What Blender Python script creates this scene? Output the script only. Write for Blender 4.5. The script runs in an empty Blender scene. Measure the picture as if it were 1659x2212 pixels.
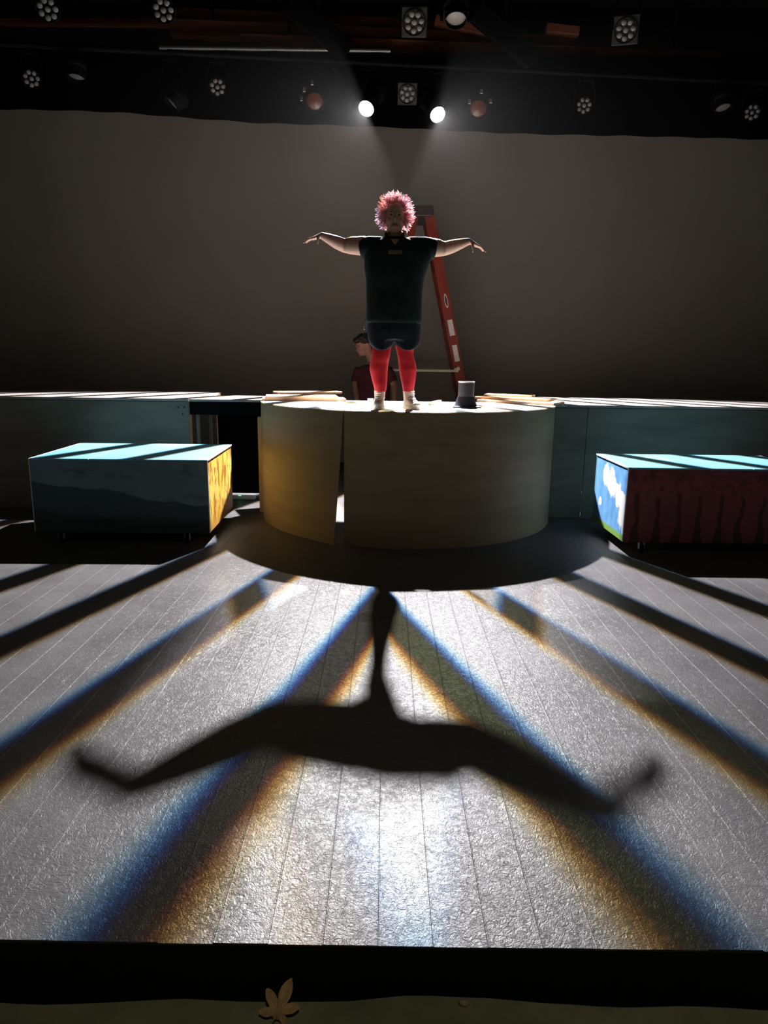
import bpy, bmesh, math, random
from mathutils import Vector, Matrix, Quaternion, noise as mnoise
random.seed(7)
scene = bpy.context.scene
C = scene.collection
PI = math.pi

# ------------------------------------------------------------------ camera
F_PX, PITCH, HC, ROLL = 1500.0, 0.216, 1.453, 0.014
cam_d = bpy.data.cameras.new('camera')
cam_d.sensor_fit = 'HORIZONTAL'; cam_d.sensor_width = 36.0
cam_d.lens = 36.0 * F_PX / 1659.0
cam_d.clip_start = 0.05; cam_d.clip_end = 100
cam = bpy.data.objects.new('camera', cam_d); C.objects.link(cam)
cam.matrix_world = (Matrix.Translation((0, 0, HC)) @ Matrix.Rotation(PI/2 - PITCH, 4, 'X')
                    @ Matrix.Rotation(ROLL, 4, 'Z'))
scene.camera = cam

def at(ix, iy, y=None, z=None):
    """photo pixel (1659x2212) -> point on the plane y=... or z=..."""
    c, s = math.cos(ROLL), math.sin(ROLL); X = ix-829.5; Y = iy-1106
    xr = c*X+s*Y; yr = -s*X+c*Y
    d = Vector((xr, F_PX*math.cos(PITCH)-yr*math.sin(PITCH), -F_PX*math.sin(PITCH)-yr*math.cos(PITCH)))
    t = y/d.y if y is not None else (z-HC)/d.z
    return Vector((0, 0, HC)) + d*t

# ------------------------------------------------------------------ world, exposure
w = bpy.data.worlds.new('world'); scene.world = w; w.use_nodes = True
w.node_tree.nodes['Background'].inputs['Color'].default_value = (0.9, 1.0, 0.85, 1)
w.node_tree.nodes['Background'].inputs['Strength'].default_value = 0.004
vs = scene.view_settings
vs.view_transform = 'Standard'; vs.look = 'None'; vs.gamma = 1.0; vs.use_curve_mapping = False
vs.exposure = 0.5
try:
    scene.cycles.use_denoising = True
    scene.cycles.max_bounces = 8; scene.cycles.diffuse_bounces = 5; scene.cycles.glossy_bounces = 4
    scene.cycles.sample_clamp_indirect = 4.0
except Exception:
    pass

# unseen fill lamp added behind the camera to lift the dark house floor
hl = bpy.data.lights.new('house_fill', 'AREA'); hl.shape = 'DISK'; hl.size = .5; hl.energy = 16; hl.color = (1.0, .95, .72)
hlo = bpy.data.objects.new('house_fill', hl); C.objects.link(hlo); hlo.location = (0.4, -1.2, 5.3)

# ------------------------------------------------------------------ node helpers
class NT:
    def __init__(s, tree):
        s.t = tree; s.n = tree.nodes; s.l = tree.links
    def node(s, typ, **kw):
        n = s.n.new(typ)
        for k, v in kw.items(): setattr(n, k, v)
        return n
    def put(s, sock, v):
        if isinstance(v, bpy.types.NodeSocket): s.l.new(v, sock)
        else: sock.default_value = v
    def m(s, op, a, b=None, c=None, clamp=False):
        n = s.node('ShaderNodeMath', operation=op, use_clamp=clamp)
        for i, v in enumerate((a, b, c)):
            if v is not None: s.put(n.inputs[i], v)
        return n.outputs[0]
    def smooth(s, v, lo, hi, a=0.0, b=1.0):
        n = s.node('ShaderNodeMapRange', interpolation_type='SMOOTHSTEP')
        for i, q in enumerate((v, lo, hi, a, b)): s.put(n.inputs[i], q)
        return n.outputs[0]
    def lin(s, v, lo, hi, a=0.0, b=1.0):
        n = s.node('ShaderNodeMapRange'); n.clamp = True
        for i, q in enumerate((v, lo, hi, a, b)): s.put(n.inputs[i], q)
        return n.outputs[0]
    def sep(s, v):
        n = s.node('ShaderNodeSeparateXYZ'); s.l.new(v, n.inputs[0]); return n.outputs
    def comb(s, x, y, z):
        n = s.node('ShaderNodeCombineXYZ')
        for i, q in enumerate((x, y, z)): s.put(n.inputs[i], q)
        return n.outputs[0]
    def mix(s, f, a, b):
        n = s.node('ShaderNodeMix', data_type='RGBA')
        s.put(n.inputs[0], f); s.put(n.inputs[6], a); s.put(n.inputs[7], b)
        return n.outputs[2]
    def noise(s, vec=None, scale=5., detail=2., rough=.5, dist=0., out=0):
        n = s.node('ShaderNodeTexNoise')
        if vec is not None: s.l.new(vec, n.inputs['Vector'])
        n.inputs['Scale'].default_value = scale; n.inputs['Detail'].default_value = detail
        n.inputs['Roughness'].default_value = rough; n.inputs['Distortion'].default_value = dist
        return n.outputs[out]
    def mapping(s, vec, scale=(1, 1, 1), loc=(0, 0, 0)):
        n = s.node('ShaderNodeMapping'); s.l.new(vec, n.inputs[0])
        n.inputs['Scale'].default_value = scale; n.inputs['Location'].default_value = loc
        return n.outputs[0]

def rgba(c): return (c[0], c[1], c[2], 1.0)
def srgb(r, g, b):
    f = lambda v: ((v/255+0.055)/1.055)**2.4 if v > 10.3 else v/255/12.92
    return (f(r), f(g), f(b), 1.0)

def mat(name, color, rough=0.6, metal=0.0, vary=0.0, vscale=6., bump=0.0, bscale=60., stretch=None, spec=None, extra=None):
    m = bpy.data.materials.new(name); m.use_nodes = True
    nt = NT(m.node_tree); b = m.node_tree.nodes['Principled BSDF']
    b.inputs['Base Color'].default_value = rgba(color); b.inputs['Roughness'].default_value = rough
    b.inputs['Metallic'].default_value = metal
    if spec is not None: b.inputs['Specular IOR Level'].default_value = spec
    tc = nt.node('ShaderNodeTexCoord').outputs['Object']
    v = nt.mapping(tc, stretch) if stretch else tc
    if vary:
        n = nt.noise(v, vscale, 4., .6)
        f = nt.lin(n, .3, .7, 1-vary, 1+vary)
        mul = nt.node('ShaderNodeVectorMath', operation='SCALE'); mul.inputs[0].default_value = color[:3]
        nt.l.new(f, mul.inputs['Scale']); nt.l.new(mul.outputs[0], b.inputs['Base Color'])
    if bump:
        n = nt.noise(v, bscale, 3., .6)
        bp = nt.node('ShaderNodeBump'); bp.inputs['Strength'].default_value = bump; bp.inputs['Distance'].default_value = .004
        nt.l.new(n, bp.inputs['Height']); nt.l.new(bp.outputs[0], b.inputs['Normal'])
    if extra: extra(nt, b, tc)
    return m

# ------------------------------------------------------------------ the two lit profile lamps (stripe gobos crossing on the stage)
LAMP_L = Vector((-0.257, 7.915, 3.964))
LAMP_R = Vector((0.521, 8.023, 3.952))
def stripe_lamp(name, L, target, power, tint, conv, c0, period, width, sign, cut, spot, blend, leak):
    """a profile spot: the stripe gobo is cut in the lamp's own emission, as slits in its gate; conv is the point the
    slit planes run towards, sign the side on which the lens splits the colours, cut the shutter"""
    d = bpy.data.lights.new(name, 'SPOT'); d.energy = power; d.spot_size = math.radians(spot); d.spot_blend = blend
    d.shadow_soft_size = 0.034; d.color = tint
    o = bpy.data.objects.new(name, d); C.objects.link(o); o.location = L
    o.rotation_euler = (Vector(target)-L).to_track_quat('-Z', 'Y').to_euler()
    d.use_nodes = True; nt = NT(d.node_tree)
    em = [n for n in nt.n if n.type == 'EMISSION'][0]
    inc = nt.sep(nt.node('ShaderNodeNewGeometry').outputs['Incoming'])
    dz = nt.m('MINIMUM', inc[2], -1e-3)
    t = nt.m('DIVIDE', -L.z, dz)
    x = nt.m('MULTIPLY_ADD', inc[0], t, L.x); y = nt.m('MULTIPLY_ADD', inc[1], t, L.y)
    x3 = nt.m('MULTIPLY_ADD', nt.m('SUBTRACT', x, conv[0]),
              nt.m('DIVIDE', conv[1]-3.0, nt.m('SUBTRACT', conv[1], y)), conv[0])
    k = nt.lin(y, 4.5, 1.5)
    k = nt.m('MULTIPLY', k, k)
    soft = nt.m('MULTIPLY_ADD', k, 0.07, 0.016)
    off_axis = nt.m('ABSOLUTE', nt.m('SUBTRACT', x3, c0))
    dl = nt.m('MULTIPLY', nt.m('MULTIPLY_ADD', k, 0.012, 0.016), nt.lin(off_axis, .6, 2.0, 1.0, .3))
    spill = nt.smooth(off_axis, .35, 1.8, 1.0, 0.2)      # a little stray light through the slit bars near the lens axis
    ch = []
    for off, lk in zip((-1.0, -0.1, 1.0), leak):
        u = nt.m('DIVIDE', nt.m('SUBTRACT', nt.m('SUBTRACT', x3, c0), nt.m('MULTIPLY', dl, off*sign)), period)
        dist = nt.m('MULTIPLY', nt.m('ABSOLUTE', nt.m('SUBTRACT', u, nt.m('ROUND', u))), period)
        mk = nt.smooth(dist, nt.m('SUBTRACT', width/2, soft), nt.m('ADD', width/2, soft))
        lv = nt.m('MULTIPLY', spill, lk)
        ch.append(nt.m('ADD', nt.m('MULTIPLY', mk, nt.m('SUBTRACT', 1.0, lv)), lv))
    # shutter: keep the side where  n.(x,y) < c
    nx, ny, c, sw = cut
    q = nt.m('ADD', nt.m('MULTIPLY', x, nx), nt.m('MULTIPLY', y, ny))
    sh = nt.smooth(q, c-sw, c+sw, 1.0, 0.0)
    col = nt.comb(*[nt.m('MULTIPLY', v, sh) for v in ch])
    nt.l.new(col, em.inputs['Color'])
    return o
# ------------------------------------------------------------------ mesh helpers
class MB:
    def __init__(s): s.bm = bmesh.new()
    def box(s, c, size, rot=None):
        M = Matrix.Translation(c) @ (rot.to_4x4() if rot is not None else Matrix()) @ Matrix.Diagonal((size[0], size[1], size[2], 1))
        r = bmesh.ops.create_cube(s.bm, size=1.0, matrix=M); return r['verts']
    def span(s, a, b):
        a = Vector(a); b = Vector(b); return s.box((a+b)/2, [abs(q) for q in (b-a)])
    def bevel_box(s, c, size, bev=.004, rot=None, seg=1):
        v = s.box(c, size, rot); e = list({e for q in v for e in q.link_edges})
        bmesh.ops.bevel(s.bm, geom=e, offset=bev, segments=seg, affect='EDGES', profile=.5)
    def tube(s, pts, radii, n=12, cap=True, up=None):
        """swept tube with elliptical rings; radii scalar or (ra, rb)"""
        pts = [Vector(p) for p in pts]; rings = []
        side = None
        for i, p in enumerate(pts):
            a = pts[max(i-1, 0)]; b = pts[min(i+1, len(pts)-1)]
            t = (b-a).normalized() if (b-a).length > 1e-9 else Vector((0, 0, 1))
            if side is None:
                u = Vector(up) if up is not None else (Vector((1, 0, 0)) if abs(t.x) < .8 else Vector((0, 1, 0)))
                side = (u - t*u.dot(t)).normalized()
            else:
                side = (side - t*side.dot(t)).normalized()
            o = t.cross(side)
            r = radii[i] if isinstance(radii, (list, tuple)) else radii
            ra, rb = r if isinstance(r, (list, tuple)) else (r, r)
            rings.append([s.bm.verts.new(p + side*(ra*math.cos(2*PI*k/n)) + o*(rb*math.sin(2*PI*k/n))) for k in range(n)])
        for A, B in zip(rings, rings[1:]):
            for k in range(n): s.bm.faces.new((A[k], A[(k+1) % n], B[(k+1) % n], B[k]))
        if cap:
            s.bm.faces.new(rings[0][::-1]); s.bm.faces.new(rings[-1])
    def zloft(s, rings, n=24, power=2.0):
        """rings: (cx, cy, z, rx, ry) stacked in z, superellipse"""
        R = []
        for cx, cy, z, rx, ry in rings:
            row = []
            for k in range(n):
                a = 2*PI*k/n; ca, sa = math.cos(a), math.sin(a)
                row.append(s.bm.verts.new((cx+rx*math.copysign(abs(ca)**(2/power), ca), cy+ry*math.copysign(abs(sa)**(2/power), sa), z)))
            R.append(row)
        for A, B in zip(R, R[1:]):
            for k in range(n): s.bm.faces.new((A[k], A[(k+1) % n], B[(k+1) % n], B[k]))
        s.bm.faces.new(R[0][::-1]); s.bm.faces.new(R[-1])
    def ball(s, c, r, rot=None, u=16, v=10):
        M = Matrix.Translation(c) @ (rot.to_4x4() if rot is not None else Matrix()) @ Matrix.Diagonal((r[0], r[1], r[2], 1))
        bmesh.ops.create_uvsphere(s.bm, u_segments=u, v_segments=v, radius=1.0, matrix=M)
    def cyl(s, a, b, r0, r1=None, n=16, cap=True):
        s.tube([a, b], [r0, r0 if r1 is None else r1], n, cap)
    def lathe(s, prof, n=24, M=None, cap=False):
        M = M or Matrix(); R = []
        for r, z in prof:
            R.append([s.bm.verts.new(M @ Vector((r*math.cos(2*PI*k/n), r*math.sin(2*PI*k/n), z))) for k in range(n)])
        for A, B in zip(R, R[1:]):
            for k in range(n): s.bm.faces.new((A[k], A[(k+1) % n], B[(k+1) % n], B[k]))
        if cap: s.bm.faces.new(R[0][::-1]); s.bm.faces.new(R[-1])
    def prism(s, poly, z0, z1):
        a = [s.bm.verts.new((p[0], p[1], z0)) for p in poly]; b = [s.bm.verts.new((p[0], p[1], z1)) for p in poly]
        n = len(poly); s.bm.faces.new(a[::-1]); s.bm.faces.new(b)
        for k in range(n): s.bm.faces.new((a[k], a[(k+1) % n], b[(k+1) % n], b[k]))
    def mesh(s, name, smooth=None):
        bmesh.ops.recalc_face_normals(s.bm, faces=s.bm.faces)
        me = bpy.data.meshes.new(name); s.bm.to_mesh(me); s.bm.free()
        if smooth is not None:
            for p in me.polygons: p.use_smooth = True
            if smooth < 180: me.set_sharp_from_angle(angle=math.radians(smooth))
        return me
    def build(s, name, m, parent=None, smooth=None):
        return link(name, s.mesh(name, smooth), m, parent)

def link(name, me, m, parent=None):
    o = bpy.data.objects.new(name, me); C.objects.link(o)
    if m is not None and not me.materials: me.materials.append(m)
    if parent: o.parent = parent
    return o
def tag(o, label=None, cat=None, group=None, kind=None):
    if label: o['label'] = label
    if cat: o['category'] = cat
    if group: o['group'] = group
    if kind: o['kind'] = kind
    return o
def thing(name, label, cat, loc=(0, 0, 0), rz=0.0, group=None):
    o = bpy.data.objects.new(name, None); C.objects.link(o); o.empty_display_size = .1
    o.location = loc; o.rotation_euler = (0, 0, rz)
    return tag(o, label, cat, group)
def copy_tree(o, parent=None):
    c = o.copy(); C.objects.link(c); c.parent = parent
    for ch in list(o.children): copy_tree(ch, c)
    return c
def remesh(mb, name, m, parent, voxel=.006, smooth_it=4, cutter=None):
    me = mb.mesh(name); t = bpy.data.objects.new('tmp_shape', me); C.objects.link(t)
    md = t.modifiers.new('r', 'REMESH'); md.mode = 'VOXEL'; md.voxel_size = voxel; md.use_smooth_shade = True
    if smooth_it:
        sm = t.modifiers.new('s', 'SMOOTH'); sm.iterations = smooth_it; sm.factor = .5
    ct = None
    if cutter is not None:
        ct = bpy.data.objects.new('tmp_cut', cutter.mesh('tmp_cut')); C.objects.link(ct)
        bo = t.modifiers.new('b', 'BOOLEAN'); bo.object = ct; bo.operation = 'DIFFERENCE'; bo.solver = 'EXACT'
    dg = bpy.context.evaluated_depsgraph_get(); dg.update()
    out = bpy.data.meshes.new_from_object(t.evaluated_get(dg)); out.name = name
    bpy.data.objects.remove(t); bpy.data.meshes.remove(me)
    if ct: bpy.data.objects.remove(ct)
    for p in out.polygons: p.use_smooth = True
    out.materials.clear()
    return link(name, out, m, parent)

# ------------------------------------------------------------------ materials
def floor_mat():
    m = bpy.data.materials.new('painted_plank'); m.use_nodes = True
    nt = NT(m.node_tree); b = m.node_tree.nodes['Principled BSDF']
    pos = nt.node('ShaderNodeNewGeometry').outputs['Position']
    rnd = nt.node('ShaderNodeObjectInfo').outputs['Random']
    big = nt.noise(pos, 1.3, 5., .62)
    fine = nt.noise(pos, 34., 5., .6, 1.2)
    scr = nt.noise(nt.mapping(pos, (26, 3.0, 1)), 1.0, 6., .7, .6)
    base = nt.mix(nt.lin(big, .35, .68), (.078, .074, .077, 1), (.128, .122, .125, 1))
    base = nt.mix(nt.m('MULTIPLY', nt.lin(fine, .56, .72), .3), base, (.24, .23, .23, 1))
    base = nt.mix(nt.m('MULTIPLY', nt.lin(scr, .62, .72), .35), base, (.28, .27, .27, 1))
    base = nt.mix(nt.lin(rnd, 0, 1, 0, .18), base, (.075, .072, .074, 1))
    nt.l.new(base, b.inputs['Base Color'])
    rr = nt.lin(big, .3, .7, .37, .47); nt.l.new(rr, b.inputs['Roughness'])
    # crinkled paint skin
    h1 = nt.noise(pos, 30., 3., .55, 2.2); h1 = nt.m('ABSOLUTE', nt.m('SUBTRACT', h1, .5))
    h2 = nt.noise(pos, 85., 2., .5, 1.0)
    h = nt.m('ADD', nt.m('MULTIPLY', h1, -2.2), nt.m('MULTIPLY', h2, .55))
    bp = nt.node('ShaderNodeBump'); bp.inputs['Strength'].default_value = .5; bp.inputs['Distance'].default_value = .004; b.inputs['Specular IOR Level'].default_value = .28
    nt.l.new(h, bp.inputs['Height']); nt.l.new(bp.outputs[0], b.inputs['Normal'])
    return m
M = {}
M['plank'] = floor_mat()
M['black'] = mat('matt_black', (.006, .006, .006), .75, spec=.2)
M['black_paint'] = mat('black_paint', (.010, .010, .010), .55, vary=.3, bump=.2)
M['velour'] = mat('black_velour', (.005, .005, .005), .95, spec=.05, vary=.3, vscale=3.)
M['house'] = mat('house_floor', (.34, .34, .20), .7, vary=.35, vscale=3., bump=.25, bscale=30)
M['screen'] = mat('screen_cloth', (.57, .53, .455), .95, spec=.05, vary=.06, vscale=.8)
M['ply'] = mat('plywood', (.32, .26, .155), .6, vary=.16, vscale=3.0, bump=.12, bscale=40, stretch=(.35, .35, 2.2), spec=.35)
M['ply_grey'] = mat('grey_washed_plywood', (.17, .155, .12), .7, vary=.3, vscale=2.0, bump=.1, stretch=(.5, 1, 2.2), spec=.3)
M['deck'] = mat('pale_deck_paint', (.46, .44, .42), .55, vary=.14, vscale=3., bump=.1, bscale=50)
M['side_deck'] = mat('grey_deck_paint', (.29, .26, .25), .6, vary=.2, vscale=4., bump=.15, bscale=50)
M['pine'] = mat('pine', (.62, .42, .21), .55, vary=.2, vscale=4., stretch=(6, 6, .6), bump=.1)
M['sheet'] = mat('orange_ply_sheet', (.72, .47, .28), .5, vary=.14, vscale=5., stretch=(.6, 3, 6))
M['beam'] = mat('red_brown_beam', (.20, .065, .034), .7, vary=.5, vscale=3., stretch=(.4, 3, 3))
M['steel'] = mat('galvanised_steel', (.30, .30, .29), .4, .8, vary=.15, vscale=20)
M['dark_steel'] = mat('dark_steel', (.007, .007, .008), .7, 0., spec=.15)
M['can'] = mat('black_fixture_metal', (.005, .005, .005), .7, vary=.2, spec=.15)
M['front'] = mat('fixture_front_plate', (.03, .028, .027), .5)
M['lens'] = mat('frosted_led_lens', (.26, .245, .235), .35, spec=.4)
M['amber'] = mat('amber_gel', (.14, .03, .012), .3, spec=.6, vary=.35, vscale=30)
M['skin'] = mat('skin', (.58, .37, .28), .5, vary=.08, vscale=14, spec=.4)
M['skin2'] = mat('tan_skin', (.30, .16, .10), .5, vary=.08, vscale=14, spec=.4)
M['shirt'] = mat('dark_green_shirt', (.012, .024, .022), .9, vary=.3, vscale=10, bump=.15, bscale=40, spec=.2)
M['denim'] = mat('dark_denim', (.016, .02, .032), .85, vary=.35, vscale=30, bump=.2, bscale=150, spec=.2)
M['tights'] = mat('red_tights', (.42, .007, .014), .7, vary=.08, vscale=12, bump=.05, bscale=300, spec=.25)
M['canvas'] = mat('beige_canvas_shoe', (.55, .48, .36), .7, vary=.2, vscale=25, bump=.15)
M['rubber'] = mat('pale_rubber', (.66, .60, .50), .5, vary=.1)
M['maroon'] = mat('maroon_shirt', (.075, .022, .028), .9, vary=.25, vscale=9, spec=.15)
M['darkhair'] = mat('dark_hair', (.012, .009, .008), .6, vary=.4, vscale=40, bump=.5, bscale=120)
M['print'] = mat('shirt_print', (.11, .085, .05), .8, vary=.5, vscale=60)
M['eye'] = mat('eye', (.06, .04, .035), .2)
M['lip'] = mat('lip', (.36, .14, .12), .45)
M['ladder'] = mat('red_fibreglass', (.21, .028, .013), .5, vary=.18, vscale=5, stretch=(4, 4, .7), spec=.4)
M['cap'] = mat('dark_ladder_cap', (.035, .022, .018), .5)
M['sticker'] = mat('worn_sticker', (.72, .68, .60), .55, vary=.22, vscale=28)
M['sticker_dark'] = mat('sticker_ink', (.03, .03, .03), .6)
M['brace'] = mat('pale_yellow_brace', (.62, .56, .34), .5, vary=.15, vscale=12)
M['snoot'] = mat('black_snoot_metal', (.012, .012, .015), .5, .1, vary=.2, vscale=20)
M['rim'] = mat('bright_metal_rim', (.7, .7, .7), .3, .8)
M['caster'] = mat('zinc_caster', (.62, .61, .58), .4, .3)
M['white'] = mat('white_plastic', (.8, .79, .77), .4)
M['leaf'] = mat('dry_leaf', (.50, .30, .14), .7, vary=.35, vscale=60)
M['crumb'] = mat('pale_crumb', (.45, .38, .27), .8)
M['edge_white'] = mat('pale_box_edge', (.62, .60, .57), .5)

def hair_mat():
    m = bpy.data.materials.new('pink_curly_hair'); m.use_nodes = True
    nt = NT(m.node_tree); b = m.node_tree.nodes['Principled BSDF']
    out = [n for n in nt.n if n.type == 'OUTPUT_MATERIAL'][0]
    pos = nt.node('ShaderNodeTexCoord').outputs['Object']
    n = nt.noise(pos, 30., 3., .6)
    col = nt.mix(nt.lin(n, .35, .65), (.80, .42, .48, 1), (.95, .82, .82, 1))
    nt.l.new(col, b.inputs['Base Color']); b.inputs['Roughness'].default_value = .4
    tr = nt.node('ShaderNodeBsdfTranslucent'); nt.l.new(col, tr.inputs[0])
    mx = nt.node('ShaderNodeMixShader'); mx.inputs[0].default_value = .7
    nt.l.new(b.outputs[0], mx.inputs[1]); nt.l.new(tr.outputs[0], mx.inputs[2]); nt.l.new(mx.outputs[0], out.inputs[0])
    return m
M['hair'] = hair_mat()
def emis(name, col, st):
    m = bpy.data.materials.new(name); m.use_nodes = True
    b = m.node_tree.nodes['Principled BSDF']; b.inputs['Base Color'].default_value = rgba(col)
    b.inputs['Emission Color'].default_value = rgba(col); b.inputs['Emission Strength'].default_value = st
    return m
M['lit_lens'] = emis('lit_lens', (1, .98, .96), 30.)
M['green_led'] = emis('green_led', (.1, 1, .25), 1.0)

# painted scenery blocks (local object coordinates of the block)
def painted(name, fn):
    m = bpy.data.materials.new(name); m.use_nodes = True
    nt = NT(m.node_tree); b = m.node_tree.nodes['Principled BSDF']; b.inputs['Roughness'].default_value = .5
    tc = nt.node('ShaderNodeTexCoord').outputs['Object']
    nt.l.new(fn(nt, tc, nt.sep(tc)), b.inputs['Base Color']); return m
def p_landscape(nt, tc, s):
    cl = nt.noise(nt.mapping(tc, (2.2, 1, 6)), 1.6, 4., .6)
    sky = nt.mix(nt.lin(nt.noise(tc, 2.5, 3.), .35, .65), (.115, .20, .235, 1), (.155, .25, .285, 1))
    sky = nt.mix(nt.m('MULTIPLY', nt.smooth(cl, .52, .66), .65), sky, (.038, .066, .08, 1))
    n1 = nt.noise(nt.comb(s[0], 0., 0.), 2.6, 3., .45)
    ridge = nt.m('ADD', nt.m('MULTIPLY_ADD', s[0], -.145, .505), nt.m('MULTIPLY', nt.m('SUBTRACT', n1, .5), .16))
    hill = nt.smooth(nt.m('SUBTRACT', ridge, s[2]), -.006, .006)
    n2 = nt.noise(nt.comb(s[0], 3., 0.), 3.1, 3., .45)
    ridge2 = nt.m('ADD', nt.m('MULTIPLY_ADD', s[0], -.05, .26), nt.m('MULTIPLY', nt.m('SUBTRACT', n2, .5), .16))
    near = nt.smooth(nt.m('SUBTRACT', ridge2, s[2]), -.02, .02)
    c = nt.mix(hill, sky, (.028, .066, .085, 1))
    return nt.mix(near, c, (.012, .025, .026, 1))
def p_sky(nt, tc, s):
    n = nt.noise(nt.mapping(tc, (1, 1, 1)), 2.4, 4., .6)
    return nt.mix(nt.smooth(n, .42, .68), (.13, .33, .44, 1), (.21, .41, .49, 1))
def p_yellow(nt, tc, s):
    n = nt.noise(nt.mapping(tc, (1, 7, 2.4)), 2.2, 4., .6, .8)
    n2 = nt.noise(tc, 3., 2.)
    base = nt.mix(nt.lin(n2, .3, .7), (.78, .46, .05, 1), (.86, .60, .14, 1))
    base = nt.mix(nt.m('MULTIPLY', nt.smooth(n, .50, .56), .9), base, (.34, .12, .01, 1))
    return nt.mix(nt.smooth(s[2], .24, .10), base, (.55, .27, .04, 1))
def p_clouds(nt, tc, s):
    n = nt.noise(tc, 8.5, 4., .6, .3)
    n2 = nt.noise(tc, 9., 3.)
    base = nt.mix(nt.lin(n2, .3, .7), (.09, .27, .56, 1), (.17, .40, .70, 1))
    acc = None
    for y, z, r_ in ((.50, .55, .10), (.40, .51, .12), (.30, .47, .11), (.20, .43, .10), (.10, .40, .09), (.06, .27, .12), (.02, .21, .09), (.62, .30, .05)):
        d = nt.m('SQRT', nt.m('ADD', nt.m('POWER', nt.m('SUBTRACT', s[1], y), 2.), nt.m('POWER', nt.m('SUBTRACT', s[2], z), 2.)))
        v = nt.m('SUBTRACT', 1.0, nt.m('DIVIDE', d, r_)); acc = v if acc is None else nt.m('MAXIMUM', acc, v)
    acc = nt.m('ADD', acc, nt.m('MULTIPLY', nt.m('SUBTRACT', n, .5), 1.9))
    base = nt.mix(nt.smooth(acc, .05, .30), base, (.78, .74, .70, 1))
    return nt.mix(nt.smooth(s[2], .155, .135), base, (.20, .36, .07, 1))
def p_red(nt, tc, s):
    base = nt.mix(nt.lin(nt.noise(tc, 5., 4.), .3, .7), (.19, .035, .045, 1), (.27, .06, .075, 1))
    wob = nt.noise(nt.comb(nt.m('FLOOR', nt.m('MULTIPLY', s[0], 6.2)), 0., nt.m('MULTIPLY', s[2], 4.)), 1.3, 2.)
    u = nt.m('ADD', nt.m('MULTIPLY', s[0], 6.2), nt.m('MULTIPLY', nt.m('SUBTRACT', wob, .5), .55))
    d = nt.m('ABSOLUTE', nt.m('SUBTRACT', nt.m('FRACT', u), .5))
    width = nt.m('ADD', nt.lin(s[2], .10, .26, .24, .11), nt.m('MULTIPLY', nt.m('SUBTRACT', wob, .5), .10))
    tr = nt.smooth(nt.m('SUBTRACT', width, d), -.02, .02)
    top = nt.smooth(nt.m('ADD', s[2], nt.m('MULTIPLY', nt.noise(tc, 9., 3.), .25)), .60, .56)
    c = nt.mix(nt.m('MULTIPLY', nt.m('MULTIPLY', tr, top), .85), base, (.035, .010, .012, 1))
    leaf = nt.smooth(nt.noise(tc, 14., 4., .6), .5, .6)
    return nt.mix(nt.m('MULTIPLY', nt.m('MULTIPLY', leaf, nt.smooth(s[2], .42, .52)), .6), c, (.06, .014, .018, 1))
M['landscape'] = painted('painted_landscape', p_landscape)
M['sky_blue'] = painted('painted_sky', p_sky)
M['yellow'] = painted('painted_yellow_forest', p_yellow)
M['clouds'] = painted('painted_clouds', p_clouds)
M['red_trees'] = painted('painted_red_trees', p_red)

# ------------------------------------------------------------------ setting
EDGE = 1.49            # stage edge
X0, X1, YB = -5.6, 5.6, 10.6
HS = -0.148             # house floor level
b = MB(); b.span((X0, EDGE+.012, -.10), (X1, YB, -.022)); fl = b.build('floor', M['black_paint']); tag(fl, kind='structure')
PW = .14
pl_mesh = {}
def plank_mesh(n):
    """board with slightly raised painted-over edges, so that the joints catch the light"""
    if n not in pl_mesh:
        h = PW/2-.0001; top = [(-h, -.0003), (-h+.0010, .0003), (-h+.0026, .00035), (-h+.0050, .0), (0, -.0001)]
        prof = [(-h, -.022)]+top+[(-x, z) for x, z in top[-2::-1]]+[(h, -.022)]
        b = MB(); A = [b.bm.verts.new((x, -n/2, z)) for x, z in prof]; B = [b.bm.verts.new((x, n/2, z)) for x, z in prof]
        for k in range(len(prof)):
            j = (k+1) % len(prof); b.bm.faces.new((A[k], A[j], B[j], B[k]))
        b.bm.faces.new(A[::-1]); b.bm.faces.new(B)
        pl_mesh[n] = b.mesh('plank'); pl_mesh[n].materials.append(M['plank'])
    return pl_mesh[n]
nx = int((X1-X0)/PW)
for i in range(nx):
    x = X0 + PW*(i+.5)
    y = EDGE - random.uniform(0, .006); lens = [2.2, 3.4, 4.0]
    L0 = random.choice((4.0, 4.4, 4.8, 5.2, 1.8)); seq = [L0, 4.0, 3.2, 2.4]
    for ln in seq:
        if y >= YB-.05: break
        ln = min(ln, round(YB-y, 1)) if YB-y > .3 else .3
        o = bpy.data.objects.new('plank', plank_mesh(ln)); C.objects.link(o); o.parent = fl
        o.location = (x, y+ln/2, random.uniform(-.0009, -.0003)); o.rotation_euler = (0, random.uniform(-.003, .003), 0)
        y += ln+.0004
# stage front: black fascia with a ragged vinyl lip hanging to the house floor
b = MB(); b.span((X0, EDGE+.002, HS), (X1, EDGE+.012, -.024)); tag(b.build('trim_1', M['black_paint']), kind='structure')
b = MB(); rows = []
N = 160
for i in range(N+1):
    x = X0+(X1-X0)*i/N
    wv = .006*math.sin(x*9)+.01*math.sin(x*3.3+1)+.004*mnoise.noise((x*7, 0, 0))
    prof = [(EDGE-.0075, -.0035), (EDGE-.009, -.025+.004*mnoise.noise((x*5, 1, 0))), (EDGE-.011, -.08), (EDGE-.015+wv*.4, -.12), (EDGE-.030+wv*1.3, HS+.004)]
    rows.append([b.bm.verts.new((x, yy, zz)) for yy, zz in prof])
for A, B in zip(rows, rows[1:]):
    for k in range(4): b.bm.faces.new((A[k], B[k], B[k+1], A[k+1]))
tag(b.build('trim_2', M['velour'], smooth=60), kind='structure')
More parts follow.
